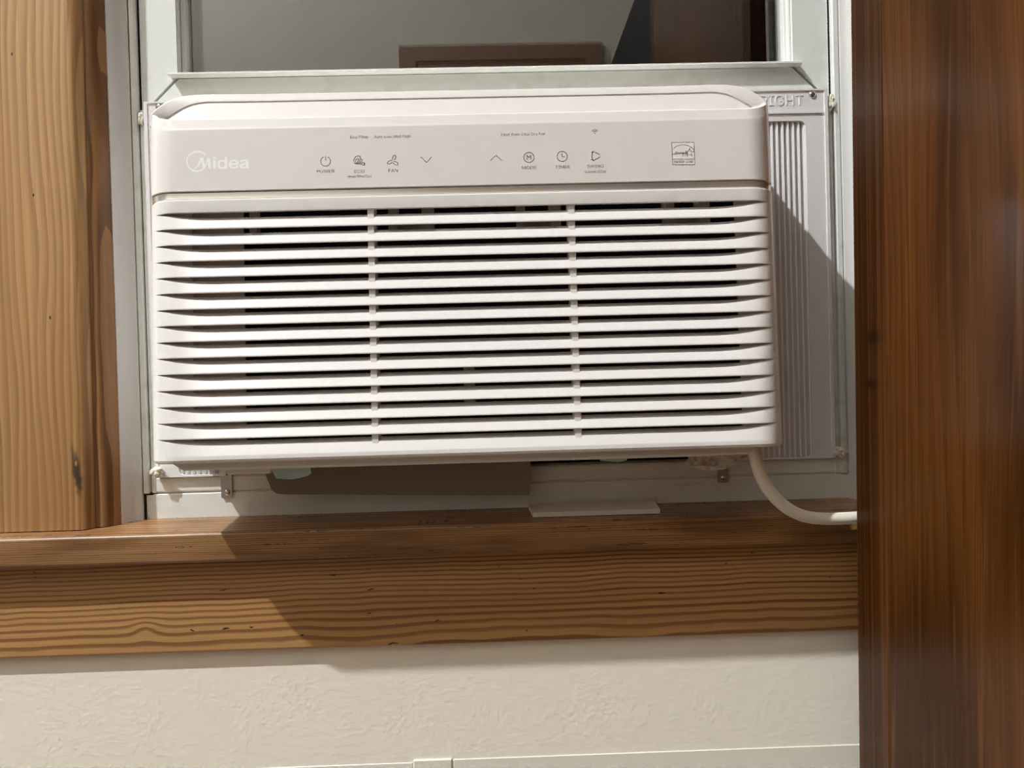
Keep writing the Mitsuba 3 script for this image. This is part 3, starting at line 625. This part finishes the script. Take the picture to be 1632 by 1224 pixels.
# grey foam strip hanging behind the base pan
pg = Polygon([(-0.2110, Z(-0.074)), (-0.2088, Z(-0.0805)), (-0.2030, Z(-0.0965)), (-0.1985, Z(-0.0998)), (-0.190, Z(-0.1008)), (0.0264, Z(-0.1082)), (0.0274, Z(-0.1070)), (0.0290, Z(-0.074))])
obj("foam_flap", ext_y(pg, 0.690, 0.6935), "foam_grey"); thing("foam_flap", "long dark grey foam flap hanging below the middle of the unit", "foam strip")
def sheet(key, pts, y, th, curl, mat):
    g = Polygon(pts); m = ext_y(g, y, y + th).subdivide().subdivide().subdivide()
    v = m.vertices.copy(); zt = v[:, 2].max(); zz = (zt - v[:, 2]) / (zt - v[:, 2].min())
    v[:, 1] += curl * zz ** 2 * (0.6 + 0.8 * meshkit.noise(np.c_[v[:, 0] * 90, v[:, 2] * 60, v[:, 0] * 0], 3)); m.vertices = v
    obj(key, m, mat, 40)
sheet("tape_strip", [(-0.1830, Z(-0.062)), (-0.1545, Z(-0.062)), (-0.1530, Z(-0.0755)), (-0.1565, Z(-0.0778)), (-0.1690, Z(-0.0805)), (-0.1820, Z(-0.0788)), (-0.1838, Z(-0.074))], 0.628, 0.0004, 0.006, "tape_teal")
thing("tape_strip", "larger strip of pale teal tape curling down under the left part of the unit", "tape")
sheet("tape_strip_001", [(0.0850, Z(-0.060)), (0.1080, Z(-0.060)), (0.1080, Z(-0.0738)), (0.1010, Z(-0.0752)), (0.0850, Z(-0.0732))], 0.640, 0.0004, 0.003, "tape_teal")
thing("tape_strip_001", "small dark teal tape end under the right part of the unit", "tape")
# white strip lying on the stool, raised a little at its left end
sp = [(0.0290, 0.675), (0.0268, 0.708), (0.1435, 0.708), (0.1415, 0.675)]
m = ext_z(Polygon(sp), 0, 0.0042); v = m.vertices.copy()
v[:, 2] += zst(v[:, 1]) + 0.0004 ; m.vertices = v
obj("filler_strip", m, "strip_white"); thing("filler_strip", "white flat filler strip lying on the wooden stool below the unit", "strip")
# crumpled film by the cord
gx, gz = np.meshgrid(np.linspace(0, 1, 40), np.linspace(0, 1, 26))
px = 0.168 + 0.040 * gx - 0.012 * gz * (1 - gx); pz = Z(-0.0640) - 0.020 * gz * (0.35 + 0.65 * np.sin(np.pi * np.clip(gx * 0.8 + 0.15, 0, 1)))
py = 0.632 + 0.010 * meshkit.fbm(np.stack([gx * 5, gz * 3, gx * 0], -1), 3, 4) + 0.004 * meshkit.noise(np.stack([gx * 16, gz * 9, gx * 0], -1), 8)
fr_ = np.stack([px, py, pz], -1)
ring_ = np.concatenate([fr_, (fr_ + [0, 0.0006, 0])[:, ::-1]], axis=1)
obj("plastic_wrap", loft(ring_), "wrap_film", 50); thing("plastic_wrap", "crumpled scrap of clear plastic film beside the top of the power cord", "plastic film")
# power cord
k_ = lambda p: np.array([p[0] * p[1] / 0.61, p[1], ZC + p[2] * p[1] / 0.61])
cp = [k_(q) for q in ((0.2030, 0.628, -0.050), (0.2046, 0.630, -0.0640), (0.2092, 0.633, -0.0850), (0.2220, 0.637, -0.1050), (0.2385, 0.641, -0.1170), (0.2580, 0.645, -0.1213), (0.2858, 0.647, -0.1214))]
cp += [np.array(q) for q in ((0.345, 0.6475, Z(-0.133)), (0.378, 0.6475, Z(-0.155)), (0.392, 0.6475, Z(-0.20)), (0.396, 0.6475, Z(-0.32)), (0.398, 0.6475, 0.02))]
obj("power_cord", tube(spline(cp, 120), 0.0052), "cord_cream", True)
thing("power_cord", "thick cream power cord curving down from the unit to behind the wardrobe", "power cord")

# ------------------------------------------------------------------ the dark wardrobe at the right
WX0, WX1, WY0, WY1, WH = 0.2852, 0.93, 0.106, 0.6178, 2.06
def rack(m):                                   # it stands a little out of plumb
    m = m.copy(); v = np.asarray(m.vertices).copy(); v[:, 0] += 0.0108 * v[:, 2]; m.vertices = v; return m
def wob(key, m, mat): obj("wardrobe__" + key, rack(m), mat)
wob("side_panel", bx(WX0, WX0 + 0.020, WY0 + 0.020, 0.5688, 0.0, WH, 0.0012), "walnut")
wob("back_stile", bx(WX0, WX0 + 0.020, 0.5691, WY1, 0.0, WH, 0.0012), "walnut_edge")
wob("side_panel_001", bx(WX1 - 0.02, WX1, WY0 + 0.020, WY1, 0.0, WH, 0.0012), "walnut")
wob("back_panel", bx(WX0 + 0.02, WX1 - 0.02, WY1 - 0.012, WY1 - 0.004, 0.05, WH - 0.03), "walnut")
wob("top_panel", bx(WX0 + 0.02, WX1 - 0.02, WY0 + 0.020, WY1 - 0.004, WH - 0.022, WH), "walnut")
wob("plinth", bx(WX0 + 0.02, WX1 - 0.02, WY0 + 0.03, WY0 + 0.05, 0.0, 0.08), "walnut")
wm = (WX0 + WX1) / 2
for i, (a, b, hx) in enumerate(((WX0, wm - 0.001, wm - 0.03), (wm + 0.001, WX1, wm + 0.03))):
    wob(num("door", i), bx(a, b, WY0, WY0 + 0.019, 0.082, WH, 0.0015), "walnut_edge")
    kb = lathe([(0.0, 0.026), (0.008, 0.0255), (0.012, 0.021), (0.011, 0.016), (0.006, 0.010), (0.006, 0.0), (0.0, 0.0)], 24)
    v = kb.vertices.copy(); kb.vertices = np.c_[v[:, 0] + hx, WY0 - v[:, 2], v[:, 1] + 1.02]
    if kb.volume < 0: kb.invert()
    wob(num("door", i) + "__knob", kb, "brass")
thing("wardrobe", "tall dark red-brown wooden wardrobe standing at the right edge of the window", "wardrobe")

# ------------------------------------------------------------------ behind the camera: lamp and a black cabinet (mirrored in the pane)
thing("ceiling_lamp", "bare round ceiling bulb lighting the room from the upper left", "lamp")
scene["ceiling_lamp__bulb"] = {"type": "sphere", "center": LAMP.tolist(), "radius": LAMP_R, "emitter": {"type": "area", "radiance": rgb(LAMP_RGB)}}
obj("ceiling_lamp__socket", moved(lathe([(0.0, ZT - LAMP[2]), (0.06, ZT - LAMP[2]), (0.06, ZT - LAMP[2] - 0.02), (0.025, ZT - LAMP[2] - 0.035), (0.018, 0.03), (0.0, 0.03)], 32), *LAMP), "strip_white", 40)
bc = [bx(0.44, 0.462, -1.42, -0.35, 0, 1.58), bx(0.94, 0.96, -1.42, -0.35, 0, 1.58), bx(0.44, 0.96, -1.42, -0.35, 1.58, 1.602)]
obj("bookcase__body", cat_(bc), "black_wood")
for i, z in enumerate((0.05, 0.42, 0.80, 1.18)): obj("bookcase__" + num("shelf", i), bx(0.462, 0.94, -1.41, -0.36, z, z + 0.02), "black_wood")
thing("bookcase", "tall black shelf unit behind the viewer, mirrored at the right of the pane", "shelf unit")
